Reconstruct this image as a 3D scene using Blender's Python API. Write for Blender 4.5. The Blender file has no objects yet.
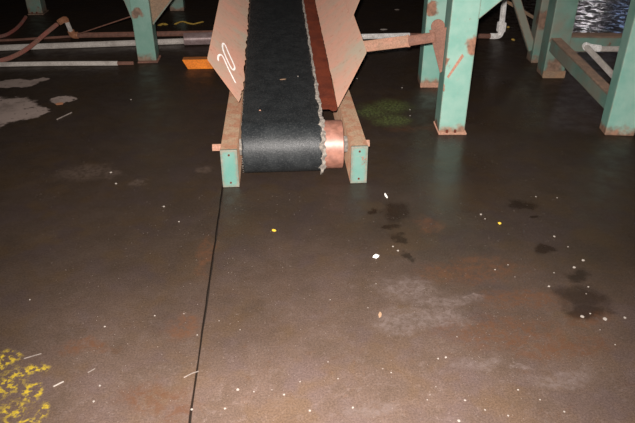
import bpy, bmesh, math, random
from mathutils import Vector, Matrix
random.seed(7)
S = bpy.context.scene
COL = S.collection
R = math.radians

# ------------------------------------------------------------------ camera, light, exposure
cam_d = bpy.data.cameras.new('camera'); cam = bpy.data.objects.new('camera', cam_d); COL.objects.link(cam)
cam.location = (0, 0, 1.55); cam.rotation_euler = (R(90 - 30.3), 0, R(-3.9))
cam_d.sensor_width = 36.0; cam_d.lens = 617.0 / 635.0 * 36.0; cam_d.clip_start = 0.05
S.camera = cam
S.view_settings.view_transform = 'Standard'; S.view_settings.look = 'None'
S.view_settings.gamma = 1.0; S.view_settings.use_curve_mapping = False
S.view_settings.exposure = 0.0
w = bpy.data.worlds.new('night'); S.world = w; w.use_nodes = True
w.node_tree.nodes['Background'].inputs[0].default_value = (0.55, 0.6, 0.7, 1)
w.node_tree.nodes['Background'].inputs[1].default_value = 0.02
# the flash fired from the photographer's hand, just above the lens
fl = bpy.data.lights.new('flash', 'SPOT'); fl.energy = 980; fl.color = (1.0, 0.93, 0.88)
fl.spot_size = R(92); fl.spot_blend = 1.0; fl.shadow_soft_size = 0.025
flo = bpy.data.objects.new('flash', fl); COL.objects.link(flo)
flo.location = (-0.035, -0.01, 1.62); flo.rotation_euler = (R(90 - 30.5), 0, R(-3.5))

# ------------------------------------------------------------------ material helpers
class NT:
    def __init__(s, name):
        s.m = bpy.data.materials.new(name); s.m.use_nodes = True
        s.t = s.m.node_tree; s.b = s.t.nodes['Principled BSDF']
        s.tc = s.t.nodes.new('ShaderNodeTexCoord'); s.P = s.tc.outputs['Object']
    def n(s, kind, **kw):
        x = s.t.nodes.new('ShaderNode' + kind)
        for k, v in kw.items(): setattr(x, k, v)
        return x
    def put(s, sock, v):
        if isinstance(v, bpy.types.NodeSocket): s.t.links.new(v, sock)
        elif isinstance(v, (tuple, list)):
            sock.default_value = tuple(v) + (1,) if (len(v) == 3 and len(sock.default_value) == 4) else tuple(v)
        else: sock.default_value = v
    def noise(s, scale, detail=4, rough=.6, vec=None, dist=0):
        x = s.n('TexNoise'); s.put(x.inputs['Vector'], vec or s.P)
        x.inputs['Scale'].default_value = scale; x.inputs['Detail'].default_value = detail
        x.inputs['Roughness'].default_value = rough; x.inputs['Distortion'].default_value = dist
        return x.outputs['Fac']
    def noisec(s, scale, detail=3, vec=None):
        x = s.n('TexNoise'); s.put(x.inputs['Vector'], vec or s.P)
        x.inputs['Scale'].default_value = scale; x.inputs['Detail'].default_value = detail
        return x.outputs['Color']
    def ramp(s, v, a, b, lo=0., hi=1.):
        x = s.n('MapRange', interpolation_type='SMOOTHSTEP'); s.put(x.inputs['Value'], v)
        x.inputs['From Min'].default_value = a; x.inputs['From Max'].default_value = b
        x.inputs['To Min'].default_value = lo; x.inputs['To Max'].default_value = hi
        return x.outputs['Result']
    def math(s, op, a, b=0., c=None):
        x = s.n('Math', operation=op); s.put(x.inputs[0], a); s.put(x.inputs[1], b)
        if c is not None: s.put(x.inputs[2], c)
        return x.outputs[0]
    def vec(s, op, a, b=None, c=None):
        x = s.n('VectorMath', operation=op); s.put(x.inputs[0], a)
        if b is not None: s.put(x.inputs[1], b)
        if c is not None: s.put(x.inputs[2], c)
        return x.outputs['Value'] if op == 'LENGTH' else x.outputs['Vector']
    def mix(s, f, a, b):
        x = s.n('Mix', data_type='RGBA'); s.put(x.inputs[0], f); s.put(x.inputs[6], a); s.put(x.inputs[7], b)
        return x.outputs[2]
    def sep(s, v):
        x = s.n('SeparateXYZ'); s.put(x.inputs[0], v); return x.outputs
    def edge(s, radius=.012):
        bv = s.n('Bevel', samples=4); bv.inputs['Radius'].default_value = radius
        g = s.n('NewGeometry')
        d = s.n('VectorMath', operation='DOT_PRODUCT'); s.put(d.inputs[0], bv.outputs[0]); s.put(d.inputs[1], g.outputs['Normal'])
        return s.math('SUBTRACT', 1.0, d.outputs['Value'])
    def bump(s, h, strength=.3, dist=.003):
        x = s.n('Bump'); s.put(x.inputs['Height'], h); x.inputs['Strength'].default_value = strength
        x.inputs['Distance'].default_value = dist; s.put(s.b.inputs['Normal'], x.outputs[0])
    def out(s, col=None, rough=None, metal=None, spec=None, dr=0.):
        s.b.inputs['Diffuse Roughness'].default_value = dr
        if col is not None: s.put(s.b.inputs['Base Color'], col)
        if rough is not None: s.put(s.b.inputs['Roughness'], rough)
        if metal is not None: s.put(s.b.inputs['Metallic'], metal)
        if spec is not None: s.put(s.b.inputs['Specular IOR Level'], spec)
        return s.m

def mat_two(name, c1, c2, scale=12, lo=.4, hi=.6, rough=.6, metal=0., bump=.15, spec=.3, fine=120, dr=.6):
    t = NT(name)
    f = t.ramp(t.noise(scale, 6, .65), lo, hi)
    g = t.ramp(t.noise(fine, 3, .6), .3, .7, .8, 1.2)
    c = t.mix(f, c1, c2)
    c = t.vec('SCALE', c); t.put(c.node.inputs['Scale'], g)
    if bump > 0: t.bump(t.noise(fine * .6, 4), bump, .002)
    return t.out(c, rough, metal, spec, dr)

def mat_paint(name, base, base2, rustc, amount=.60, foot=True, dusty=None, patches=(), edge_r=.014):
    """worn machine paint: colour drift, rust breaking through at edges, at the foot and in spots"""
    t = NT(name)
    c = t.mix(t.ramp(t.noise(5, 5), .35, .7), base, base2)
    c = t.mix(t.ramp(t.noise(45, 4, .7), .62, .74, 0, .55), c, (.42, .36, .29))
    if dusty: c = t.mix(t.ramp(t.noise(3.1, 4), .42, .65, 0, .8), c, dusty)
    r = t.ramp(t.noise(9, 6, .7), amount, amount + .06)
    ed = t.math('ADD', t.edge(edge_r), t.math('MULTIPLY', t.math('SUBTRACT', t.noise(22, 5, .7), .5), .35))
    r = t.math('MAXIMUM', r, t.ramp(ed, .07, .2, 0, .9))
    g = t.n('NewGeometry'); wp = g.outputs['Position']
    wz = t.sep(wp)[2]
    if foot:
        zz = t.math('ADD', wz, t.math('MULTIPLY', t.math('SUBTRACT', t.noise(14, 5), .5), .16))
        r = t.math('MAXIMUM', r, t.ramp(zz, .075, .02, 0, .9))
    for (px, py, pz, rad) in patches:
        dv = t.vec('SUBTRACT', wp, (px, py, pz))
        dv = t.vec('ADD', dv, t.vec('MULTIPLY', t.vec('SUBTRACT', t.noisec(18), (.5, .5, .5)), (.09, .09, .09)))
        r = t.math('MAXIMUM', r, t.ramp(t.vec('LENGTH', dv), rad, rad * .6, 0, .95))
    rc = t.mix(t.ramp(t.noise(30, 5), .35, .65), rustc, tuple(v * .55 for v in rustc))
    c = t.mix(r, c, rc)
    t.bump(t.math('ADD', t.math('MULTIPLY', r, .6), t.math('MULTIPLY', t.noise(90, 4), .5)), .3, .002)
    return t.out(c, t.ramp(r, 0, 1, .42, .75), 0, .35)

def mat_plain(name, c, rough=.5, metal=0., spec=.4):
    return mat_two(name, c, tuple(v * .7 for v in c), 14, .4, .65, rough, metal, .1, spec)

def mat_emit(name, c, strength):
    t = NT(name)
    f = t.ramp(t.noise(2.2, 4), .2, .8, .6, 1.2)
    e = t.vec('SCALE', c); t.put(e.node.inputs['Scale'], f)
    t.put(t.b.inputs['Emission Color'], e); t.b.inputs['Emission Strength'].default_value = strength
    return t.out((.1, .1, .1), .3)

# ------------------------------------------------------------------ floor material
def blobs(t, P, lst, soft=.45):
    m = None
    for (cx, cy, rx, ry) in lst:
        q = t.vec('MULTIPLY_ADD', P, (1 / rx, 1 / ry, 0), (-cx / rx, -cy / ry, 0))
        v = t.ramp(t.vec('LENGTH', q), 1.25, soft)
        m = v if m is None else t.math('MAXIMUM', m, v)
    return m

DRY = [(-1.95, 4.16, .29, .33), (-1.70, 4.12, .14, .12), (-2.02, 4.75, .20, .11), (-1.55, 4.38, .10, .07), (-1.85, 4.83, .07, .05)]
SCUFF = [(-1.092, 3.172, .156, .114), (-.942, 3.137, .055, .037), (-.432, 3.165, .04, .05), (-.76, 3.02, .05, .05)]
WETSPOT = [(.574, 2.615, .075, .107), (.463, 2.642, .03, .03), (.546, 2.377, .037, .042), (.548, 2.222, .031, .038),
           (.533, 2.494, .048, .036), (1.2, 1.893, .113, .095), (1.186, 1.8, .078, .058), (1.217, 2.662, .081, .05),
           (1.18, 2.226, .044, .04), (1.246, 2.52, .039, .028), (1.232, 2.041, .059, .042)]
DUST = [(.509, 2.0, .123, .106), (.418, 1.793, .107, .08), (.557, 1.807, .191, .07), (.618, 1.901, .139, .037),
        (.745, 1.918, .08, .025), (.672, 1.563, .105, .039), (.924, 1.46, .136, .044), (.812, 1.533, .035, .015),
        (.263, 1.374, .096, .037), (.2, 1.2, .5, .12)]
RUSTY = [(.803, 1.722, .262, .099), (.994, 1.627, .218, .072), (1.165, 1.754, .095, .045), (.94, 1.892, .2, .075),
         (.809, 3.662, .12, .066), (.971, 3.684, .08, .05), (-.394, 1.803, .06, .08), (-.344, 2.298, .035, .175),
         (-.35, 1.396, .051, .049), (.71, 2.482, .067, .072), (.798, 2.106, .257, .101), (-.449, 1.465, .13, .06),
         (-.721, 1.718, .107, .042)]
MOSS = [(.80, 4.06, .16, .17), (.65, 3.99, .13, .16), (.76, 3.82, .14, .13)]
YEL = [(-.935, 1.55, .06, .055), (-.99, 1.676, .05, .06), (-.9, 1.621, .06, .035), (-.775, 1.466, .03, .04),
       (-.819, 1.408, .07, .03), (-.891, 1.453, .05, .045), (-.845, 1.526, .04, .03), (-1.05, 1.6, .07, .12)]
PUDDLE = [(.95, 3.0, .35, .75), (1.5, 4.2, .5, .8), (-1.1, 6.2, 1.2, .7)]

def mat_floor():
    t = NT('wet_stained_concrete')
    P0 = t.P
    d1 = t.vec('SUBTRACT', t.noisec(7, 4), (.5, .5, .5)); d2 = t.vec('SUBTRACT', t.noisec(34, 4), (.5, .5, .5))
    P = t.vec('MULTIPLY_ADD', d1, (.16, .16, 0), P0)
    P = t.vec('MULTIPLY_ADD', d2, (.05, .05, 0), P)
    big = t.ramp(t.noise(1.6, 5, .6), .3, .7); mid = t.ramp(t.noise(7, 6, .65), .3, .72)
    fine = t.noise(70, 5, .7); grain = t.noise(260, 3, .7)
    c = t.mix(big, (.046, .031, .0225), (.058, .040, .030))
    c = t.mix(t.math('MULTIPLY', mid, .6), c, (.038, .026, .018))
    c = t.mix(t.ramp(fine, .52, .75, 0, .5), c, (.085, .060, .046))
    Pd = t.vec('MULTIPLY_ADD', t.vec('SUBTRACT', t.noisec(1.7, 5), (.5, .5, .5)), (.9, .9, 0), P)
    flash_pool = blobs(t, Pd, [(.15, .80, 2.3, 1.42)], .25)  # paler near floor: the flash's steep falloff painted into the concrete colour
    hue = t.ramp(t.noise(5.3, 5, .6, dist=.6), .38, .62)
    c = t.mix(t.math('MULTIPLY', hue, .5), c, t.mix(t.ramp(t.noise(3.1, 3), .42, .58), (.060, .037, .019), (.046, .032, .030)))
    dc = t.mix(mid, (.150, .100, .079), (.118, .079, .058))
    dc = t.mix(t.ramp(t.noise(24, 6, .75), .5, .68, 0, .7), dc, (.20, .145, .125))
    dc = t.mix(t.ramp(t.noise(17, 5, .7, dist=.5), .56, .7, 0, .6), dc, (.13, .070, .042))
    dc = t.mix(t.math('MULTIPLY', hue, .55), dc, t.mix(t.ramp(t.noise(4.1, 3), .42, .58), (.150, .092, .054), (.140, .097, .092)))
    c = t.mix(t.math('MULTIPLY', flash_pool, .9), c, dc)
    sp = t.ramp(t.noise(150, 4, .8), .3, .7, .72, 1.28)
    c = t.vec('SCALE', c); t.put(c.node.inputs['Scale'], sp)
    c = t.mix(t.ramp(grain, .62, .74, 0, .5), c, t.mix(flash_pool, (.10, .075, .06), (.27, .21, .18)))
    c = t.mix(t.math('MULTIPLY', blobs(t, P, RUSTY), t.ramp(t.noise(30, 6, .75, dist=.6), .36, .66, .05, .75)), c, (.110, .050, .026))
    c = t.mix(t.math('MULTIPLY', blobs(t, P, DUST), t.ramp(t.noise(38, 6, .8, dist=.8), .38, .68, .12, .75)), c, (.17, .13, .118))
    c = t.mix(t.math('MULTIPLY', blobs(t, P, SCUFF), t.ramp(t.noise(40, 5), .35, .6, .1, .6)), c, (.12, .085, .066))
    wet = blobs(t, P, WETSPOT)
    c = t.mix(t.math('MULTIPLY', wet, .7), c, (.017, .010, .007))
    dry = t.math('MULTIPLY', t.ramp(t.math('MULTIPLY_ADD', t.math('SUBTRACT', t.noise(13, 6, .7), .5), 1.1, blobs(t, P, DRY, .5)), .3, .62), t.ramp(t.noise(5, 5), .3, .5, .6, 1))
    c = t.mix(dry, c, t.mix(t.ramp(t.noise(22, 4), .6, .7), (.47, .365, .32), (.15, .11, .095)))
    moss = t.math('MULTIPLY', blobs(t, P, MOSS, .2), t.ramp(t.noise(55, 4, .7), .38, .6, .2, .85))
    c = t.mix(moss, c, t.mix(t.ramp(t.noise(90, 2), .4, .6), (.06, .085, .024), (.19, .23, .075)))
    yel = t.math('MULTIPLY', blobs(t, P, YEL), t.ramp(t.noise(40, 4, .6), .47, .58, 0, .95))
    c = t.mix(yel, c, t.mix(t.ramp(t.noise(90, 3), .4, .65), (.46, .33, .025), (.27, .19, .03)))
    pud = blobs(t, P, PUDDLE, .3)
    matte = t.math('MAXIMUM', t.math('MAXIMUM', dry, yel), t.math('MULTIPLY', moss, .6))
    rg = t.ramp(t.noise(11, 5, .6), .3, .7, .34, .55)
    rg = t.math('MULTIPLY', rg, t.ramp(t.math('MAXIMUM', pud, wet), 0, 1, 1, .42))
    film = t.math('MULTIPLY', blobs(t, P, [(3.4, 6.7, 1.3, 1.6)], .5), t.ramp(t.noise(10, 6, .75), .47, .57))
    rg = t.math('MULTIPLY', rg, t.ramp(film, 0, 1, 1.1, .22))
    rg = t.math('ADD', rg, t.math('MULTIPLY', matte, .4))
    h = t.math('ADD', t.math('MULTIPLY', t.noise(9, 4), .9), t.math('MULTIPLY', fine, .35))
    h = t.math('ADD', h, t.math('MULTIPLY', grain, .12))
    t.bump(h, .35, .006)
    return t.out(c, rg, 0, t.ramp(matte, 0, 1, .26, .1))
M = {}
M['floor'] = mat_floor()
M['dirt'] = mat_two('packed_dirt', (.009, .006, .0045), (.014, .009, .006), 20, rough=.9)
M['wall'] = mat_two('grimy_concrete', (.10, .09, .085), (.07, .065, .06), 2, rough=.85)
M['ceil'] = mat_two('dark_sheet_metal', (.05, .05, .05), (.035, .033, .03), 3, rough=.7)
TEAL = (.215, .45, .37); TEAL2 = (.34, .54, .455); RUST = (.40, .185, .115)
M['teal'] = mat_paint('worn_teal_paint', TEAL, TEAL2, RUST, .66,
                      patches=[(1.175, 3.56, .56, .07), (1.01, 3.57, .45, .035), (1.02, 3.56, .30, .02), (1.12, 4.46, .58, .06)])
M['teal_dull'] = mat_paint('dusty_teal_paint', (.135, .245, .20), (.19, .32, .265), (.27, .16, .11), .62, dusty=(.24, .21, .165),
                           patches=[(2.2, 5.0, .36, .10), (2.17, 4.60, .07, .09), (-1.11, 5.24, .41, .055)])
M['teal_mid'] = mat_paint('faded_teal_paint', (.165, .31, .25), (.22, .36, .30), (.27, .16, .11), .66, patches=[(-1.11, 5.24, .41, .055)])
M['rust_deep'] = mat_two('deep_brown_rust', (.31, .155, .11), (.24, .125, .09), 16, .35, .65, .7)
M['teal_end'] = mat_paint('bright_teal_end_paint', (.125, .30, .25), (.19, .33, .285), (.36, .20, .145), .62, foot=False, edge_r=.04)
M['rust'] = mat_two('salmon_rusted_steel', (.52, .27, .19), (.40, .24, .165), 7, .35, .65, .62, 0, .2, .35, dr=.8)
def mat_plate():
    t = NT('rusted_skirt_plate')
    c = t.mix(t.ramp(t.noise(6, 6, .65), .35, .65), (.47, .25, .185), (.40, .26, .195))
    c = t.mix(t.ramp(t.noise(2.3, 5), .5, .68, 0, .8), c, (.33, .30, .23))
    c = t.mix(t.ramp(t.noise(30, 6, .75), .54, .70, 0, .6), c, (.25, .10, .06))
    c = t.mix(t.ramp(t.noise(70, 4, .7), .62, .7, 0, .4), c, (.55, .41, .34))
    c = t.mix(t.ramp(t.math('ADD', t.edge(.01), t.math('MULTIPLY', t.math('SUBTRACT', t.noise(40, 3), .5), .1)), .05, .2, 0, .6), c, (.55, .29, .17))
    t.bump(t.noise(60, 5), .25, .002)
    return t.out(c, .58, 0, .4, 1.0)
M['plate'] = mat_plate()
M['darkrust'] = mat_two('dark_red_rust', (.15, .035, .018), (.10, .026, .016), 8, .35, .65, .5, 0, .15, .3)
M['railtop'] = mat_two('dusty_rust_steel', (.245, .125, .078), (.26, .175, .115), 13, .42, .58, .7, 0, .25, .25, dr=1.0)
M['copper'] = mat_two('worn_pulley_steel', (.46, .22, .165), (.38, .17, .12), 18, .35, .65, .42, .12, 0.0, .9, fine=30, dr=0)
M['dark'] = mat_plain('greasy_dark_steel', (.03, .024, .02), .5)
def mat_belt():
    t = NT('black_rubber_belt')
    fib = t.noise(105, 5, .8)
    c = t.mix(t.ramp(t.noise(14, 5), .35, .7), (.020, .023, .025), (.034, .038, .040))
    c = t.mix(t.ramp(fib, .50, .68, 0, .65), c, (.095, .10, .10))
    c = t.mix(t.ramp(t.noise(60, 5, .8), .66, .74, 0, .6), c, (.16, .16, .15))
    t.bump(t.math('ADD', fib, t.math('MULTIPLY', t.noise(45, 4), .6)), .55, .003)
    return t.out(c, t.ramp(fib, .3, .7, .36, .55), 0, .45)
M['belt'] = mat_belt()
M['fray'] = mat_two('frayed_grey_fabric', (.40, .36, .31), (.16, .14, .125), 60, .35, .6, .9, 0, .3, .1)
M['whitepaint'] = mat_two('white_paint', (.88, .85, .82), (.75, .71, .68), 30, rough=.5, dr=1.0)
M['whitepipe'] = mat_two('dirty_white_pipe', (.50, .46, .42), (.36, .32, .29), 10, .4, .7, .5)
M['bright'] = mat_two('bright_galvanised', (.88, .86, .84), (.68, .65, .62), 25, .4, .65, .32, .1, dr=1.0)
M['greypipe'] = mat_two('greyish_purple_steel', (.30, .23, .225), (.22, .15, .145), 14, .35, .65, .4, .2)
M['rustpipe'] = mat_two('dull_rust_pipe', (.22, .105, .075), (.15, .075, .055), 20, .35, .65, .7)
M['hose'] = mat_two('faded_red_rubber', (.33, .12, .095), (.25, .14, .105), 9, .35, .65, .55)
M['hose2'] = mat_two('dusty_red_rubber', (.27, .075, .06), (.22, .11, .09), 9, .35, .65, .6)
M['brass'] = mat_two('rusty_brass', (.42, .20, .11), (.30, .13, .07), 30, .35, .65, .5, .2)
M['orange'] = mat_two('orange_painted_wood', (.85, .27, .02), (.72, .21, .02), 14, .35, .7, .55)
M['orange_dirty'] = mat_two('dirty_orange_top', (.20, .07, .02), (.30, .10, .03), 30, .35, .7, .7)
M['yellow'] = mat_plain('yellow_plastic', (.75, .50, .05), .5)
M['ochre'] = mat_plain('ochre_strap', (.55, .36, .07), .6)
M['tan'] = mat_two('tan_rusted_steel', (.33, .20, .12), (.26, .18, .12), 9, .35, .65, .65)
M['crumb'] = mat_plain('pale_crumb', (.34, .30, .265), .8)
M['crumb2'] = mat_plain('grey_crumb', (.23, .19, .165), .8)
M['white'] = mat_plain('white_shell', (.95, .93, .88), .5)
M['win_w'] = mat_emit('daylit_pane', (1.0, .92, .96), 14.0)
M['win_b'] = mat_emit('bluish_daylit_pane', (.42, .58, 1.0), 14.0)

# ------------------------------------------------------------------ geometry helpers
def newobj(name, me, mat, parent=None, smooth=False):
    o = bpy.data.objects.new(name, me); COL.objects.link(o)
    if mat is not None and not me.materials: me.materials.append(M[mat])
    if parent is not None: o.parent = parent
    if smooth:
        for p in me.polygons: p.use_smooth = True
    return o
def fin(name, bm, mat, parent=None, smooth=False):
    bmesh.ops.recalc_face_normals(bm, faces=bm.faces)
    me = bpy.data.meshes.new(name); bm.to_mesh(me); bm.free()
    return newobj(name, me, mat, parent, smooth)
def box(bm, x0, x1, y0, y1, z0, z1, bev=0., rz=0., piv=None):
    r = bmesh.ops.create_cube(bm, size=1.0); vs = r['verts']
    for v in vs:
        v.co = Vector(((x0 + x1) / 2 + v.co.x * (x1 - x0), (y0 + y1) / 2 + v.co.y * (y1 - y0), (z0 + z1) / 2 + v.co.z * (z1 - z0)))
    if rz:
        p = Vector(piv or ((x0 + x1) / 2, (y0 + y1) / 2, 0)); m = Matrix.Rotation(rz, 3, 'Z')
        for v in vs: v.co = m @ (v.co - p) + p
    if bev:
        es = list({e for v in vs for e in v.link_edges})
        bmesh.ops.bevel(bm, geom=es, offset=bev, segments=2, affect='EDGES', profile=.6)
def boxo(name, mat, parent, *a, **k):
    bm = bmesh.new(); box(bm, *a, **k); return fin(name, bm, mat, parent)
def prism(name, mat, parent, pts, thick, bev=0.):
    """flat plate: polygon of 3D points, thickened along its normal"""
    pts = [Vector(p) for p in pts]
    n = Vector((0, 0, 0))
    for i, p in enumerate(pts): n += (p - pts[0]).cross(pts[(i + 1) % len(pts)] - pts[0])
    n.normalize()
    bm = bmesh.new()
    a = [bm.verts.new(p) for p in pts]; b = [bm.verts.new(p + n * thick) for p in pts]
    bm.faces.new(a); bm.faces.new(b[::-1])
    for i in range(len(pts)): bm.faces.new((a[i], a[(i + 1) % len(pts)], b[(i + 1) % len(pts)], b[i]))
    if bev: bmesh.ops.bevel(bm, geom=list(bm.edges), offset=bev, segments=1, affect='EDGES')
    return fin(name, bm, mat, parent)
def tube(bm, pts, r, seg=12, caps=True):
    pts = [Vector(p) for p in pts]; rings = []
    rr = list(r) if isinstance(r, (list, tuple)) else [r] * len(pts)
    # a ring just inside each end keeps the shading of the barrel straight
    d = pts[1] - pts[0]
    if d.length > .012: pts.insert(1, pts[0] + d.normalized() * .004); rr.insert(1, rr[0])
    d = pts[-2] - pts[-1]
    if d.length > .006: pts.insert(-1, pts[-1] + d.normalized() * .004); rr.insert(-1, rr[-1])
    prev = None
    for i, p in enumerate(pts):
        d = (pts[min(i + 1, len(pts) - 1)] - pts[max(i - 1, 0)]).normalized()
        u = prev - d * prev.dot(d) if prev is not None else d.orthogonal()
        u.normalize(); prev = u; v = d.cross(u)
        rings.append([bm.verts.new(p + (u * math.cos(a) + v * math.sin(a)) * rr[i]) for a in [2 * math.pi * k / seg for k in range(seg)]])
    for a, b in zip(rings, rings[1:]):
        for k in range(seg): bm.faces.new((a[k], a[(k + 1) % seg], b[(k + 1) % seg], b[k]))
    if caps: bm.faces.new(rings[0][::-1]); bm.faces.new(rings[-1])
def tubeo(name, mat, parent, pts, r, seg=14):
    bm = bmesh.new(); tube(bm, pts, r, seg); o = fin(name, bm, mat, parent, True)
    for p in o.data.polygons:
        if len(p.vertices) > 4: p.use_smooth = False
    return o
def spline(pts, n=8):
    pts = [Vector(p) for p in pts]; out = []
    for i in range(len(pts) - 1):
        p0 = pts[max(i - 1, 0)]; p1 = pts[i]; p2 = pts[i + 1]; p3 = pts[min(i + 2, len(pts) - 1)]
        for k in range(n):
            t = k / n
            out.append(.5 * ((2 * p1) + (p2 - p0) * t + (2 * p0 - 5 * p1 + 4 * p2 - p3) * t * t + (3 * p1 - p0 - 3 * p2 + p3) * t ** 3))
    return out + [pts[-1]]
def tag(o, label=None, cat=None, group=None, kind=None):
    if label: o['label'] = label
    if cat: o['category'] = cat
    if group: o['group'] = group
    if kind: o['kind'] = kind
    return o
def thing(name, label, cat, loc=(0, 0, 0), group=None):
    o = bpy.data.objects.new(name, None); COL.objects.link(o); o.location = loc; o.empty_display_size = .1
    return tag(o, label, cat, group)
def rebase(root):
    """parts are modelled in world coordinates: shift them under the thing's own base point"""
    off = root.location.copy()
    for ch in root.children: ch.matrix_parent_inverse = Matrix.Translation(-off)

# ------------------------------------------------------------------ the setting
X0, X1, Y0, Y1, ZT = -7.0, 10.0, -4.0, 13.0, 5.0
flr = boxo('floor', 'dirt', None, X0, X1, Y0, Y1, -.25, -.03); tag(flr, 'dark wet stained concrete floor', None, kind='structure')
def slab(side):
    pts = []
    n = 220
    for i in range(n + 1):
        y = Y0 + (Y1 - Y0) * i / n
        j = random.uniform(-.0016, .0016) + .0012 * math.sin(y * 3.1)
        pts.append((-.3085 + side * .0038 + j, y))
    far = X1 if side > 0 else X0
    bm = bmesh.new()
    top = [bm.verts.new((x + side * .0012, y, 0)) for x, y in pts]
    rim = [bm.verts.new((x, y, -.0015)) for x, y in pts]
    low = [bm.verts.new((x, y, -.032)) for x, y in pts]
    ft = [bm.verts.new((far, y, 0)) for x, y in pts]
    for a, b in ((top, rim), (rim, low), (ft, top)):
        for i in range(n): bm.faces.new((a[i], a[i + 1], b[i + 1], b[i]))
    bmesh.ops.recalc_face_normals(bm, faces=bm.faces)
    if sum(f.normal.z for f in bm.faces) < 0: bmesh.ops.reverse_faces(bm, faces=bm.faces)
    me = bpy.data.meshes.new('concrete_slab'); bm.to_mesh(me); bm.free()
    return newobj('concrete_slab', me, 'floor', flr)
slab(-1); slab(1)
# back wall with two daylit openings high enough to mirror in the wet floor
bm = bmesh.new()
WX = [X0, 6.40, 6.92, 7.28, 7.56, X1]; WZ = [-.03, 1.40, 1.50, 1.80, 2.0, ZT]
def pane_here(i, j): return (i == 1 and j in (1, 2)) or (i == 3 and j == 2)
for i in range(5):
    for j in range(5):
        if not pane_here(i, j): box(bm, WX[i], WX[i + 1], Y1, Y1 + .2, WZ[j], WZ[j + 1])
bmesh.ops.remove_doubles(bm, verts=bm.verts, dist=1e-4)
wb = fin('wall_back', bm, 'wall'); tag(wb, kind='structure')
for nm, mt, i, z0, z1 in (('window_1', 'win_w', 1, 1.40, 1.80), ('window_2', 'win_b', 3, 1.50, 1.80)):
    bm = bmesh.new(); a, b = WX[i] + .002, WX[i + 1] - .002; z0 += .002; z1 -= .002
    box(bm, a, a + .04, Y1 + .03, Y1 + .09, z0, z1); box(bm, b - .04, b, Y1 + .03, Y1 + .09, z0, z1)
    box(bm, a, b, Y1 + .03, Y1 + .09, z0, z0 + .04); box(bm, a, b, Y1 + .03, Y1 + .09, z1 - .04, z1)
    wn = fin(nm, bm, 'dark'); tag(wn, kind='structure')
    boxo('window_pane', mt, wn, a + .02, b - .02, Y1 + .05, Y1 + .07, z0 + .02, z1 - .02)
for nm, a in (('wall_left', (X0 - .2, X0, Y0, Y1 + .2, -.03, ZT)), ('wall_right', (X1, X1 + .2, Y0, Y1 + .2, -.03, ZT)), ('wall_front', (X0, X1, Y0 - .2, Y0, -.03, ZT))):
    tag(boxo(nm, 'wall', None, *a), kind='structure')
tag(boxo('ceiling', 'ceil', None, X0, X1, Y0, Y1, ZT, ZT + .1), kind='structure')

# ------------------------------------------------------------------ the belt conveyor
SL = .0895
def bz(y, off=0.): return .2955 + off + SL * (y - 3.115)
PY, PZ, PR = 3.115, .152, .133           # tail pulley axis and radius
YE = 8.6
cv = thing('belt_conveyor', 'inclined black rubber belt conveyor between flared rusty skirt plates', 'conveyor', (.08, 4.0, 0))
def rail(xa, xb):
    r = boxo('side_rail', 'railtop', cv, xa, xb, 2.945, 4.05, .0, .215, bev=.004)
    e = boxo('end_plate', 'teal_end', r, xa, xb, 2.93, 2.9445, .002, .218, bev=.003)
    tag(e, 'bright teal painted end plate with rusty rim')
    for zz in (.03, .19):
        b = bmesh.new(); tube(b, [((xa + xb) / 2, 2.9305, zz), ((xa + xb) / 2, 2.927, zz)], .006, 8)
        fin('bolt', b, 'darkrust', r)
    return r
rail(-.305, -.217); rail(.377, .466)
# tail pulley with shaft, collars
pul = tubeo('tail_pulley', 'copper', cv, [(-.19, PY, PZ), (.345, PY, PZ)], PR, 48)
tag(pul, 'shiny copper-toned tail pulley')
tubeo('shaft', 'rust', pul, [(-.362, PY, PZ), (.50, PY, PZ)], .019, 14)
for xa, xb in ((-.214, -.192), (.347, .375)):
    tubeo('bearing_collar', 'fray', pul, [(xa, PY, PZ), (xb, PY, PZ)], .045, 20)
# belt: one loop round tail and head pulley
HY = YE; th = math.atan(SL)
def belt_path():
    p = []
    R0 = PR + .010
    hz = PZ + SL * (HY - PY)
    up = Vector((0, -math.sin(th), math.cos(th)))
    t0 = Vector((0, PY, PZ)); h0 = Vector((0, HY, hz))
    n = 90
    for i in range(n + 1): p.append(h0.lerp(t0, i / n) + up * R0)
    for i in range(1, 20):
        a = math.pi * i / 20
        p.append(t0 + Vector((0, -math.sin(a + th), math.cos(a + th))) * R0)
    for i in range(n + 1): p.append(t0.lerp(h0, i / n) - up * R0)
    for i in range(1, 20):
        a = math.pi + math.pi * i / 20
        p.append(h0 + Vector((0, -math.sin(a + th), math.cos(a + th))) * R0)
    return p
BP = belt_path(); NB = len(BP)
def bnorm(i):
    d = (BP[(i + 1) % NB] - BP[i - 1]).normalized(); return Vector((0, -d.z, d.y)) * -1
bm = bmesh.new(); rows = []
for i, p in enumerate(BP):
    n = bnorm(i)
    xr = .236 + random.uniform(-.005, .005); xl = -.195 + random.uniform(-.003, .003)
    xs = [xl, xl + .01, -.05, .1, xr - .02, xr]
    rows.append(([bm.verts.new(Vector((x, p.y, p.z)) + n * (0 if 0 < k < 5 else -.002)) for k, x in enumerate(xs)],
                 [bm.verts.new(Vector((x, p.y, p.z)) - n * .008) for x in xs]))
for i in range(NB):
    (a, b), (c, d) = rows[i], rows[(i + 1) % NB]
    for k in range(5):
        bm.faces.new((a[k], a[k + 1], c[k + 1], c[k])); bm.faces.new((b[k], d[k], d[k + 1], b[k + 1]))
    bm.faces.new((a[0], c[0], d[0], b[0])); bm.faces.new((a[5], b[5], d[5], c[5]))
belt = fin('belt', bm, 'belt', cv, True)
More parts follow.
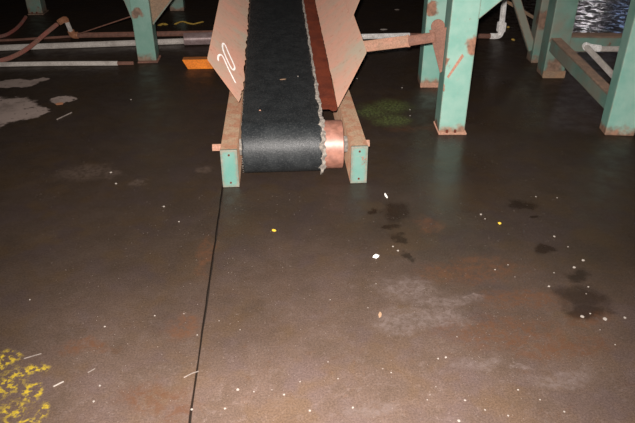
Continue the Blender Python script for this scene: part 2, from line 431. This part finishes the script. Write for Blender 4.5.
# frayed right edge: ragged ribbon and loose threads along the top run and round the pulley
bm = bmesh.new()
vis = [i for i, p in enumerate(BP) if p.y < 6.3 and i < 90 + 16]
fine = []
for i, j in zip(vis, vis[1:]):
    for k in range(5): fine.append((BP[i].lerp(BP[j], k / 5), bnorm(i)))
last = None
def wob(q, f, ph): return .5 + .5 * math.sin(q * f + ph) * math.sin(q * f * .37 + ph * 2.1)
for k, (p, n) in enumerate(fine):
    near = max(0., min(1., (3.9 - p.y) / .9))
    wl = .003 + (.010 + .014 * near) * wob(k, .31, 1.) * random.uniform(.6, 1.1)
    wr = .003 + (.006 + .010 * near) * wob(k, .47, 2.) * random.uniform(.6, 1.1)
    hh = random.uniform(.001, .004)
    q = [bm.verts.new(Vector((.236 - wl, p.y, p.z)) + n * .0008), bm.verts.new(Vector((.238, p.y, p.z)) + n * hh), bm.verts.new(Vector((.238 + wr, p.y, p.z)) + n * random.uniform(-.008, .001))]
    if last: bm.faces.new((last[0], last[1], q[1], q[0])); bm.faces.new((last[1], last[2], q[2], q[1]))
    last = q
    if random.random() < .55:
        c = Vector((.232 + random.uniform(-.012, .012), p.y, p.z)) + n * .001
        d = Vector((random.uniform(-.6, 1.2), random.uniform(-.9, .9), 0)) + n * random.uniform(.05, .4)
        d = d.normalized() * random.uniform(.006, .016); s_ = Vector((0, .0012, .0004))
        bm.faces.new([bm.verts.new(c - s_), bm.verts.new(c + s_), bm.verts.new(c + d)])
# the torn flap hanging at the bottom of the wrap
for (x, y, z) in ((.236, 2.99, .075), (.242, 2.985, .085), (.230, 2.995, .07)):
    c = Vector((x, y, z)); s_ = Vector((.006, 0, .004))
    bm.faces.new([bm.verts.new(c - s_), bm.verts.new(c + s_), bm.verts.new(c + Vector((-.012, -.03, -.03)))])
fe = fin('frayed_edge', bm, 'fray', belt); tag(fe, 'pale frayed fabric threads along the belt edge', kind='stuff')
# thin ragged bits along the left rim
bm = bmesh.new()
for (p, n) in fine:
    if p.y < 3.45 and random.random() < .35:
        c = Vector((-.193, p.y, p.z)) + n * .001; d = Vector((random.uniform(-1, .6), random.uniform(-.6, .6), 0)) + n * .5
        s_ = Vector((0, .002, .001)); bm.faces.new([bm.verts.new(c - s_), bm.verts.new(c + s_), bm.verts.new(c + d.normalized() * .011)])
tag(fin('rim_threads', bm, 'fray', belt), kind='stuff')
# slider pan below the belt, its edge showing dark red on the bare side
def inc_quad(name, mat, xa, xb, ya, yb, off, thick, parent=cv):
    pts = [(xa, ya, bz(ya, off)), (xb, ya, bz(ya, off)), (xb, yb, bz(yb, off)), (xa, yb, bz(yb, off))]
    return prism(name, mat, parent, pts, thick)
pan_pts = [(-.18, 3.30), (.29, 3.30), (.305, 3.275), (.328, 3.275), (.339, 3.30), (.339, YE - .3), (-.19, YE - .3)]
prism('slider_pan', 'darkrust', cv, [(x, y, bz(y, -.022)) for x, y in pan_pts], -.004)
# flared skirt plates
def flare(side, y, u, inner):
    """u: 0 at the belt line, 1 at the lip; the cut front edge leans back towards the lip"""
    dx, dy, dz = (-.18, .22, .165) if side < 0 else (.203, .35, .18)
    return (inner + dx * u, y + dy * u, bz(y + dy * u, .002) + dz * u)
def skirt(side, inner, yf):
    pts = []
    pts.append(flare(side, yf, 0, inner)); pts.append(flare(side, yf, .97, inner)); pts.append(flare(side, yf + .02, 1.0, inner))
    pts.append(flare(side, 8.0, 1.0, inner)); pts.append(flare(side, 8.0, 0, inner))
    y = 6.0
    while y > yf + .05:                                   # ragged lower edge along the belt
        far = min(1., (y - yf) / .25)
        pts.append(flare(side, y, (-.085 * far + random.uniform(-.035, .04) if side < 0 else random.uniform(0, .018)), inner)); y -= random.uniform(.02, .055)
    if side > 0: pts = pts[::-1]
    return prism('skirt_plate', 'plate', cv, pts, -.005 if side < 0 else -.005)
skL = skirt(-1, -.22, 3.36); skR = skirt(1, .338, 3.26)
tag(skL, 'flared rusty skirt plate with white painted number'); tag(skR, 'flared rusty skirt plate with a plain salmon face')
# taller second plates lapped outside
def hop(side, xl, ys, off):
    zl = bz(ys, off)
    fr = [(xl - side * .03, ys, zl - .03), (xl + side * .11, ys, zl + .32)]
    pts = [fr[0], fr[1], (fr[1][0], 8.2, fr[1][2] + SL * (8.2 - ys)), (fr[0][0], 8.2, fr[0][2] + SL * (8.2 - ys))]
    if side > 0: pts = pts[::-1]
    return prism('hopper_plate', 'plate', cv, pts, -.005)
hop(1, .541, 4.24, .172); hop(-1, -.40, 4.95, .157)
# the painted strokes of the number on the left plate
def flare_uv(u, dy):
    return Vector((-.22, 3.36, .317)) + u * Vector((-.18, .22, .185)) + dy * Vector((0, 1, SL))
def stroke(pts, closed=False, wd=.0062):
    P = spline([flare_uv(*q) for q in (pts + pts[:1] if closed else pts)], 6)
    P = [p for p in P]
    bm = bmesh.new(); prev = None
    # seat the paint on the plate's upper face
    f0 = Vector(flare(-1, 3.36, 0, -.22)); nn = (Vector(flare(-1, 3.36, 1, -.22)) - f0).cross(Vector((0, 1, SL))).normalized()
    if nn.x < 0: nn = -nn
    for i, p in enumerate(P):
        d = (P[min(i + 1, len(P) - 1)] - P[max(i - 1, 0)]).normalized(); s_ = nn.cross(d).normalized() * wd
        q = p - nn * ((p - f0).dot(nn)) + nn * .0062
        r = [bm.verts.new(q - s_ - nn * .001), bm.verts.new(q - s_ * .8), bm.verts.new(q + s_ * .8), bm.verts.new(q + s_ - nn * .001)]
        if prev:
            for k in range(3): bm.faces.new((prev[k], prev[k + 1], r[k + 1], r[k]))
        prev = r
    return fin('painted_digit', bm, 'whitepaint', skL)
stroke([(.715, .15), (.735, .213), (.676, .274), (.595, .286), (.392, .224), (.15, .165)])
stroke([(.649, .401), (.667, .459), (.609, .498), (.453, .444), (.265, .382), (.223, .346), (.276, .289), (.378, .295), (.565, .354)], True)
# lower frame of the incline: stringers and legs
for xa, xb in ((-.285, -.235), (.375, .425)):
    prism('stringer', 'rustpipe', cv, [(xa, 4.15, bz(4.15, -.05)), (xb, 4.15, bz(4.15, -.05)), (xb, 8.5, bz(8.5, -.05)), (xa, 8.5, bz(8.5, -.05))], -.13)
for yy in (6.3, 8.2):
    for xa in (-.28, .38): boxo('leg', 'rustpipe', cv, xa, xa + .04, yy, yy + .06, 0, bz(yy, -.17))
tubeo('head_pulley', 'copper', cv, [(-.195, HY, PZ + SL * (HY - PY)), (.352, HY, PZ + SL * (HY - PY))], PR, 32)
rebase(cv)

# bits riding on the belt
def crumb_mesh(seed, flat=.6):
    rn = random.Random(seed); bm = bmesh.new(); bmesh.ops.create_icosphere(bm, subdivisions=1, radius=1)
    for v in bm.verts:
        v.co *= rn.uniform(.7, 1.15); v.co.z *= flat
    zmin = min(v.co.z for v in bm.verts)
    for v in bm.verts: v.co.z -= zmin
    me = bpy.data.meshes.new('crumb'); bm.to_mesh(me); bm.free(); return me
CM = [crumb_mesh(k) for k in range(5)]; CM2 = [crumb_mesh(k + 9) for k in range(3)]
for m in CM: m.materials.append(M['crumb'])
for m in CM2: m.materials.append(M['crumb2'])
def crumb(name, me, x, y, r, z=0., stretch=(1, 1, 1), rz=0., tilt=0.):
    o = bpy.data.objects.new(name, me); COL.objects.link(o); o.location = (x, y, z); r *= .9; o.scale = (r * stretch[0], r * stretch[1], r * stretch[2])
    o.rotation_euler = (tilt, 0, rz); return o
def one(mat, seed, flat=.6):
    m = crumb_mesh(seed, flat); m.materials.append(M[mat]); return m
def belt_z(y): return bz(y) + .001

# ------------------------------------------------------------------ teal machine frame beside the conveyor
FR = R(-4)
mf = thing('machine_frame', 'teal painted steel machine frame on box legs, joined to the conveyor by a strut', 'frame', (1.6, 4.1, 0))
def post(parent, x0, x1, y0, depth, mat, top=2.0, rz=FR, plate=True, pm='rust', name='leg', bolts=True):
    """x0,x1,y0: foot of the face turned to the conveyor's tail"""
    z0 = .012 if plate else 0
    piv = ((x0 + x1) / 2, y0, 0)
    p = boxo(name, mat, parent, x0, x1, y0, y0 + depth, z0, top, bev=.008, rz=rz, piv=piv)
    if plate:
        b = boxo('base_plate', pm, p, x0 - .001, x1 + .010, y0 - .018, y0 + depth + .02, 0, .0118, bev=.002, rz=rz, piv=piv)
        if bolts:
            for t in (.3, .62):
                xx = x0 + (x1 - x0) * t; bb = bmesh.new(); tube(bb, [(xx, y0 - .009, .0119), (xx, y0 - .009, .03)], .008, 6); fin('anchor_bolt', bb, 'darkrust', p)
    return p
TOPZ = 2.0
pA = post(mf, 1.012, 1.177, 3.565, .165, 'teal')
pB = post(mf, 1.088, 1.245, 4.462, .16, 'teal', plate=False)
boxo('foot_cap', 'rust', pB, 1.086, 1.247, 4.446, 4.4605, 0, .035, bev=.003, rz=FR, piv=(1.1665, 4.462, 0))
pE = post(mf, 2.052, 2.232, 3.46, .12, 'teal', plate=False, rz=R(-9))
pD = post(mf, 2.10, 2.268, 4.62, .16, 'teal_dull', plate=False)
pC = post(mf, 2.15, 2.265, 5.0, .14, 'teal_dull', plate=False)
boxo('foot_cap', 'tan', pD, 2.098, 2.270, 4.600, 4.6185, 0, .055, bev=.004, rz=FR, piv=(2.184, 4.62, 0))
# knee gusset on the near leg, rising to the top beam
prism('gusset', 'teal', mf, [(1.176, 3.625, .69), (1.30, 3.617, .80), (1.52, 3.60, 1.0), (1.78, 3.58, 1.27), (1.80, 3.58, 1.40), (1.176, 3.625, 1.40)], .02)
# rust streak left by a cut-off brace on the near leg's face
prism('weld_scar', 'rust', pA, [(1.025, 3.561, .375), (1.034, 3.560, .365), (1.112, 3.5535, .50), (1.100, 3.5545, .515)], .003)
# strut to the conveyor and its gusset
gs = prism('strut_gusset', 'rust_deep', mf, [(.912, 3.64, .632), (1.012, 3.632, .65), (1.012, 3.632, .385), (1.0, 3.633, .375)], .014, bev=.001)
tag(gs, 'triangular rusty gusset plate')
bb = bmesh.new(); tube(bb, [(.962, 3.641, .655), (.962, 3.653, .655)], .040, 20); fin('gusset_eye', bb, 'rust_deep', gs)
st = tubeo('strut', 'rust', mf, [(.548, 3.80, .500), (.80, 3.69, .559)], .034, 20); tag(st, 'rusty tubular strut reaching to the skirt plate')
tubeo('strut_sleeve', 'rust_deep', mf, [(.80, 3.69, .559), (.95, 3.628, .597)], .030, 20)
tubeo('strut_collar', 'rust', st, [(.796, 3.692, .558), (.806, 3.688, .5605)], .0365, 20)
# low rails between the rear legs
def beam(name, mat, parent, a, b, hw, hh, side=None):
    a = Vector(a); b = Vector(b); d = (b - a).normalized(); s_ = d.cross(Vector((0, 0, 1))).normalized() * hw; u = s_.cross(d).normalized() * hh
    bm = bmesh.new(); A = [bm.verts.new(a + s_ * i + u * j) for i, j in ((-1, -1), (1, -1), (1, 1), (-1, 1))]; B = [bm.verts.new(b + s_ * i + u * j) for i, j in ((-1, -1), (1, -1), (1, 1), (-1, 1))]
    bm.faces.new(A); bm.faces.new(B[::-1])
    for k in range(4): bm.faces.new((A[k], A[(k + 1) % 4], B[(k + 1) % 4], B[k]))
    bmesh.ops.bevel(bm, geom=list(bm.edges), offset=.004, segments=2, affect='EDGES')
    return fin(name, bm, mat, parent)
M['dusttop'] = mat_two('brown_dust', (.24, .155, .11), (.17, .12, .09), 15, .35, .65, .85)
r1 = beam('low_rail', 'teal_dull', mf, (2.145, 4.61, .262), (2.125, 3.575, .165), .038, .05)
# dust lies on top of the rail as a thin crust
beam('dust_crust', 'dusttop', r1, (2.145, 4.605, .3145), (2.125, 3.58, .2175), .036, .0035)
r2 = beam('cross_rail', 'teal_dull', mf, (2.27, 4.685, .258), (4.4, 4.50, .258), .06, .057)
beam('dust_crust', 'dusttop', r2, (2.275, 4.685, .3175), (4.39, 4.50, .3175), .057, .0035)
br = beam('diagonal_brace', 'teal_dull', mf, (2.16, 5.06, .10), (1.46, 5.06, 1.52), .02, .033)
# top ring carried by the legs
for a, b in (((1.10, 3.65, 2.06), (2.12, 3.55, 2.06)), ((1.16, 4.54, 2.06), (2.19, 4.70, 2.06)), ((1.10, 3.65, 2.06), (1.16, 4.54, 2.06)), ((2.12, 3.55, 2.06), (2.2, 5.1, 2.06)), ((1.16, 4.54, 2.06), (2.2, 5.07, 2.06))):
    beam('top_beam', 'teal_dull', mf, a, b, .05, .055)
rebase(mf)

# ------------------------------------------------------------------ frame behind, left of the conveyor
lf = thing('machine_frame', 'dusty green steel frame on box legs standing among the floor pipes', 'frame', (-1.8, 6.2, 0))
pF = post(lf, -1.166, -1.010, 5.245, .155, 'teal_mid', rz=0, pm='rustpipe', bolts=False)
pH = post(lf, -1.165, -1.010, 7.20, .155, 'teal_dull', rz=0, plate=False)
pG = post(lf, -2.690, -2.535, 7.13, .155, 'teal_dull', rz=0, pm='teal_dull')
pI = post(lf, -2.80, -2.645, 5.245, .155, 'teal_dull', rz=0, pm='rustpipe', bolts=False)
prism('gusset', 'teal_dull', lf, [(-1.164, 5.31, .30), (-1.164, 5.31, 1.0), (-1.46, 5.31, 1.0), (-1.215, 5.31, .49)], .016)
gr = prism('gusset', 'tan', lf, [(-1.012, 5.31, .31), (-.852, 5.31, .49), (-.66, 5.31, .70), (-.66, 5.31, 1.05), (-1.012, 5.31, 1.05)], .016); tag(gr, 'tan rusted knee gusset')
beam('gusset_flange', 'teal_dull', gr, (-1.012, 5.318, .305), (-.66, 5.318, .695), .03, .006)
for a, b in (((-1.09, 5.32, 2.06), (-2.72, 5.32, 2.06)), ((-1.09, 7.28, 2.06), (-2.61, 7.21, 2.06)), ((-1.09, 5.32, 2.06), (-1.09, 7.28, 2.06)), ((-2.72, 5.32, 2.06), (-2.61, 7.21, 2.06))):
    beam('top_beam', 'teal_dull', lf, a, b, .05, .055)
rebase(lf)

# ------------------------------------------------------------------ pipes and hoses
wp = thing('white_water_pipe', 'long pale pipe lying on the floor behind the conveyor, ending in a riser', 'pipe', (-.5, 5.8, 0))
tubeo('pipe_length', 'whitepipe', wp, [(-5.2, 5.50, .026), (-.83, 5.815, .026)], .0255)
s = tubeo('pipe_sleeve', 'greypipe', wp, [(-.835, 5.76, .057), (-.54, 5.775, .057)], .0565, 8); tag(s, 'thick greyish purple pipe sleeve')
tubeo('pipe_length', 'bright', wp, [(-.55, 5.812, .030), (1.28, 5.86, .030)], .024)
tubeo('pipe_length', 'rustpipe', wp, [(1.28, 5.86, .030), (2.05, 5.78, .030)], .022)
tubeo('elbow', 'bright', wp, spline([(2.04, 5.782, .030), (2.10, 5.78, .030), (2.135, 5.78, .045), (2.14, 5.78, .10)], 5), .027)
boxo('valve_body', 'bright', wp, 2.10, 2.17, 5.745, 5.815, .07, .16, bev=.01)
tubeo('riser', 'bright', wp, [(2.135, 5.78, .15), (2.10, 5.78, .9)], .026)
rebase(wp)
stn = thing('pipe_stand', 'thin rusty angle iron stand straddling the pale riser pipe', 'stand', (2.1, 5.88, 0))
beam('stand_leg', 'tan', stn, (1.62, 5.88, .012), (2.135, 5.88, .345), .012, .014)
beam('stand_leg', 'tan', stn, (2.78, 5.88, .012), (2.15, 5.88, .345), .012, .014)
rebase(stn)
rp = thing('rusty_pipe', 'dull rusty pipe on the floor behind the pale pipe', 'pipe', (-2, 6.02, 0))
tubeo('pipe_length', 'rustpipe', rp, [(-1.88, 6.02, .045), (-.15, 6.02, .045)], .024)
tubeo('elbow', 'brass', rp, spline([(-1.86, 6.02, .045), (-1.905, 6.02, .05), (-1.915, 6.01, .09)], 5), .031)
tubeo('riser', 'whitepipe', rp, [(-1.913, 6.012, .07), (-1.935, 6.0, .19)], .020)
tubeo('hose_fitting', 'brass', rp, spline([(-1.937, 6.0, .175), (-1.940, 5.995, .200), (-1.962, 5.965, .196), (-1.985, 5.94, .183)], 4), .027)
rebase(rp)
h1 = tubeo('red_hose', 'hose', None, spline([(-2.9, 4.95, .019), (-2.55, 5.14, .019), (-2.32, 5.29, .026), (-2.229, 5.40, .036), (-2.145, 5.55, .070), (-2.064, 5.75, .129), (-2.0, 5.918, .172)], 8), .019)
tag(h1, 'faded red hose rising to the rusty fitting on the pipe', 'hose')
h2 = tubeo('red_hose', 'hose2', None, spline([(-3.4, 5.75, .016), (-2.9, 6.0, .016), (-2.63, 6.14, .016), (-2.58, 6.33, .016), (-2.60, 6.62, .016), (-2.655, 6.95, .016)], 8), .016)
tag(h2, 'thin dark red hose curving to the far green leg', 'hose')
h3 = tubeo('rusty_wire', 'rustpipe', None, [(-1.83, 5.93, .078), (-1.167, 5.40, .36)], .005, 6)
tag(h3, 'thin rusty wire slanting from the pipe elbow to the green leg', 'wire')
h4 = tubeo('thin_floor_line', 'rustpipe', None, [(-3.3, 5.96, .012), (-2.45, 6.02, .012), (-1.96, 6.11, .012)], .011, 10)
tag(h4, 'thin brown hose lying along the floor behind the white pipe', 'hose')
p2 = thing('white_floor_pipe', 'thin white pipe lying on the floor with a rusty end at the green leg', 'pipe', (-2, 5.27, 0))
tubeo('pipe_length', 'whitepipe', p2, spline([(-4.4, 5.18, .019), (-2.62, 5.20, .019), (-1.95, 5.205, .019), (-1.32, 5.175, .019)], 4), .0185)
tubeo('pipe_end', 'rustpipe', p2, [(-1.33, 5.176, .019), (-1.19, 5.17, .019)], .015)
rebase(p2)
# right: white pipe along the low rails
p3 = thing('white_corner_pipe', 'dirty white pipe bent round the corner of the low teal rails', 'pipe', (2.4, 4.4, 0))
tubeo('pipe_length', 'whitepipe', p3, [(2.40, 4.52, .252), (4.3, 4.37, .252)], .020)
tubeo('elbow', 'bright', p3, spline([(2.46, 4.515, .254), (2.38, 4.515, .265), (2.33, 4.49, .285), (2.31, 4.43, .288)], 5), .026)
tubeo('pipe_length', 'whitepipe', p3, [(2.312, 4.45, .290), (2.315, 3.72, .170)], .022)
rebase(p3)

# ------------------------------------------------------------------ loose objects
ob = thing('orange_block', 'bright orange painted block with dirty top on the floor beside the conveyor', 'block', (-.64, 5.1, 0))
prism('block_body', 'orange', ob, [(-.725, 5.03, 0), (-.46, 5.03, 0), (-.46, 5.03, .078), (-.765, 5.03, .078)], -.075, bev=.004)
prism('dirty_top', 'orange_dirty', ob, [(-.76, 5.034, .0785), (-.464, 5.034, .0785), (-.464, 5.10, .0785), (-.76, 5.10, .0785)], .004)
rebase(ob)
def ribbon(name, mat, pts, wd, label, cat, th_=.004):
    P = spline(pts, 6); bm = bmesh.new(); prev = None
    for i, p in enumerate(P):
        d = (P[min(i + 1, len(P) - 1)] - P[max(i - 1, 0)]).normalized(); s_ = Vector((-d.y, d.x, 0)) * wd
        r = [bm.verts.new(p + s_ * a + Vector((0, 0, b))) for a, b in ((-1, 0), (1, 0), (1, th_), (-1, th_))]
        if prev:
            for k in range(4): bm.faces.new((prev[k], prev[(k + 1) % 4], r[(k + 1) % 4], r[k]))
        else: bm.faces.new(r)
        prev = r
    bm.faces.new(prev[::-1]); o = fin(name, bm, mat); return tag(o, label, cat)
ribbon('yellow_strap', 'ochre', [(-1.03, 6.58, 0), (-1.0, 6.66, 0), (-.96, 6.69, 0), (-.90, 6.62, 0), (-.84, 6.58, 0), (-.79, 6.63, 0), (-.75, 6.67, 0)], .012, 'wavy yellow strap scrap on the dark floor behind the pipes', 'strap')
ribbon('yellow_strap', 'ochre', [(-1.185, 6.54, 0), (-1.155, 6.61, 0), (-1.115, 6.56, 0)], .018, 'short curled yellow strap scrap on the dark floor behind the pipes', 'strap')
# bigger bits
tag(crumb('white_chip', one('white', 31, .35), .411, 2.231, .020, 0, (1.0, .95, .8), .3), 'largest white oval chip on the brown concrete floor', 'chip')
tag(crumb('yellow_chip', one('yellow', 32, .4), -.037, 2.478, .0125, 0, (1.2, .9, 1), -.6), 'small bright yellow chip before the conveyor tail', 'chip')
tag(crumb('orange_chip', one('yellow', 33, .5), 1.046, 2.468, .0105), 'small orange-yellow chip among pale crumbs on the floor', 'chip')
tag(crumb('orange_wisp', one('tan', 34, .3), .368, 1.838, .012, 0, (.7, 1.9, 1), -.25), 'orange-tan flake at the edge of the pale dusty stain', 'flake')
tag(crumb('white_flake', one('white', 35, .3), .547, 2.782, .009, 0, (.8, 3.8, 1), .1), 'narrow white flake in the dark wet spots', 'flake')
tag(crumb('rust_flake', one('brass', 36, .3), -1.543, 4.279, .03, 0, (1.2, 1, .5)), 'orange rust flake beside the pale dry floor patch', 'flake')
tag(crumb('pale_scrap', one('crumb', 37, .3), 1.09, 6.2, .035, 0, (1.3, .9, .6)), 'pale scrap on the black floor behind the strut', 'scrap')
tag(crumb('grey_scrap', one('crumb2', 38, .3), 1.38, 7.08, .035, 0, (1.2, .9, .6)), 'grey scrap far out on the black floor behind the strut', 'scrap')
tag(crumb('yellow_crumb', one('ochre', 39, .5), 2.36, 6.2, .022), 'yellow crumb on the floor behind the riser pipe', 'crumb')
tag(crumb('yellow_crumb', one('ochre', 40, .5), 2.245, 5.72, .022), 'yellow crumb at the foot of the riser pipe', 'crumb')
tag(crumb('wood_splinter', one('tan', 41, .3), .039, 3.66, .020, belt_z(3.66), (1.2, .45, .5), .2, math.atan(SL)), 'tan wood splinter lying on the black belt', 'splinter')
tag(crumb('pale_crumb', one('crumb', 42, .5), .132, 3.70, .007, belt_z(3.70), tilt=math.atan(SL)), 'tiny pale crumb on the black belt', 'crumb')
tag(crumb('rust_crumb', one('rust', 43, .5), -.098, 3.245, .008, belt_z(3.245), tilt=math.atan(SL)), 'small reddish crumb on the black belt', 'crumb')
def stick(a, b, r, mat, label, name='stick', cat='stick', mid=None):
    pts = [(a[0], a[1], r)] + ([(mid[0], mid[1], r)] if mid else []) + [(b[0], b[1], r)]
    return tag(tubeo(name, mat, None, pts, r, 6), label, cat)
stick((-.925, 1.686), (-.871, 1.708), .0020, 'crumb2', 'pale splinter beside the yellow paint, longest of three', 'splinter', 'splinter')
stick((-.781, 1.544), (-.753, 1.565), .0025, 'crumb', 'short pale splinter between yellow paint and floor joint', 'splinter', 'splinter')
stick((-.682, 1.602), (-.662, 1.62), .0018, 'crumb2', 'dull grey splinter farther from the yellow paint', 'splinter', 'splinter')
stick((-.350, 1.556), (-.302, 1.583), .0019, 'crumb2', 'pale bent wire scrap crossing the floor joint', 'wire_scrap', 'wire', (-.325, 1.574))
stick((-1.471, 3.972), (-1.407, 4.095), .004, 'crumb2', 'thin dull stick beside the pale dry floor patch', 'stick', 'stick')
CR = [(-1.053, 4.327, .0075), (.945, 4.452, .0075), (.631, 4.688, .008), (.915, 3.994, .007), (.893, 3.883, .0065), (.982, 2.557, .0075), (.991, 2.518, .0045),
      (1.262, 2.337, .007), (1.292, 2.251, .0045), (1.311, 2.139, .0085), (1.249, 2.09, .0085), (1.25, 1.956, .005), (1.089, 1.967, .0065), (1.426, 2.7, .005),
      (1.321, 2.718, .0055), (.905, 2.099, .0045), (.973, 2.044, .0035), (.973, 2.131, .0035), (1.142, 1.773, .0095), (1.181, 1.789, .005), (1.222, 1.75, .0105),
      (1.304, 1.756, .007), (1.221, 1.911, .004), (1.149, 2.061, .004), (.327, 1.883, .004), (.382, 2.036, .003), (.632, 1.695, .0035), (.564, 1.59, .0055),
      (.535, 1.587, .0045), (-.589, 2.744, .0075), (-.495, 2.591, .005), (-.883, 3.013, .008), (-.308, 1.414, .005), (-.326, 1.77, .0035),
      (-.39, 1.896, .004), (-.5, 1.891, .004), (-.164, 1.489, .0065), (-.111, 1.476, .0035), (-.051, 1.481, .0035), (-.202, 1.41, .005), (-.251, 1.845, .0035),
      (-.012, 1.457, .005), (.209, 1.386, .005), (.173, 1.516, .0035), (.146, 1.598, .0035), (.358, 1.531, .0035), (.333, 1.552, .0035), (.044, 1.511, .003),
      (.497, 1.457, .0035), (.455, 1.403, .003), (.07, 1.383, .005), (.536, 1.311, .0065), (.577, 1.391, .005), (.631, 1.349, .004), (.697, 1.32, .0045),
      (.881, 1.324, .0045), (.766, 1.425, .0045), (-.63, 1.469, .005), (-.627, 1.538, .005), (-.678, 1.84, .005), (.5, 2.305, .0055), (.517, 2.271, .0065),
      (-.939, 3.149, .0085), (1.194, 1.614, .0035), (1.177, 1.696, .0035), (-1.014, 2.025, .004), (-.169, 1.788, .0035), (.183, 1.943, .003), (.469, 1.424, .0035), (.823, 1.378, .0035)]
def crumb_label(x, y, r):
    near = lambda a, b, d: math.hypot(x - a, y - b) < d
    if abs(x + .3085) < .03: return 'tiny pale crumb lying against the floor joint'
    if near(1.046, 2.468, .13): return 'pale crumb beside the small orange-yellow chip'
    if near(.411, 2.231, .15): return 'pale crumb beside the largest white oval chip'
    if near(.79, 4.0, .3): return 'pale crumb at the rim of the green mossy stain'
    if near(1.2, 1.9, .27): return ('larger pale crumb' if r > .008 else 'tiny pale crumb') + ' at the large dark wet stain'
    if near(.5, 1.87, .28): return 'tiny pale crumb on the whitish dusty stain'
    if y > 4: return 'pale crumb on the dark floor between conveyor and a leg'
    if y > 2.95: return 'pale crumb on the small brownish scuff of the floor'
    if x < -.34: return 'tiny pale crumb on the floor slab that bears the yellow paint'
    if y > 2.05: return 'pale crumb strewn between the teal legs and the dark wet stain'
    return 'tiny pale crumb on the bare slab between floor joint and wet stain'
for i, (x, y, r) in enumerate(CR):
    tag(crumb('pale_crumb', CM[i % 5] if r > .0042 or i % 2 else CM2[i % 3], x, y, r, 0, (1, 1, .8), i * 1.7), crumb_label(x, y, r), 'crumb', 'pale crumbs scattered on the concrete floor')
# fine grit nobody could count
bm = bmesh.new(); rn = random.Random(3)
for k in range(1500):
    y = 1.15 + 2.6 * rn.random() ** 1.8; x = rn.uniform(-.75, .75) * (y * .62 + .1) + .05 * y
    if abs(x + .3085) < .014 or (y > 2.85 and -.4 < x < .56): continue
    s_ = rn.uniform(.0007, .0019); a = rn.uniform(0, 6)
    v = [bm.verts.new((x + math.cos(a + q) * s_, y + math.sin(a + q) * s_, 0.0001)) for q in (0, 2.1, 4.2)] + [bm.verts.new((x, y, s_ * 1.1))]
    bm.faces.new((v[0], v[1], v[3])); bm.faces.new((v[1], v[2], v[3])); bm.faces.new((v[2], v[0], v[3])); bm.faces.new((v[2], v[1], v[0]))
tag(fin('fine_grit', bm, 'crumb2'), 'fine pale grit sprinkled over the brown concrete floor', 'grit', kind='stuff')
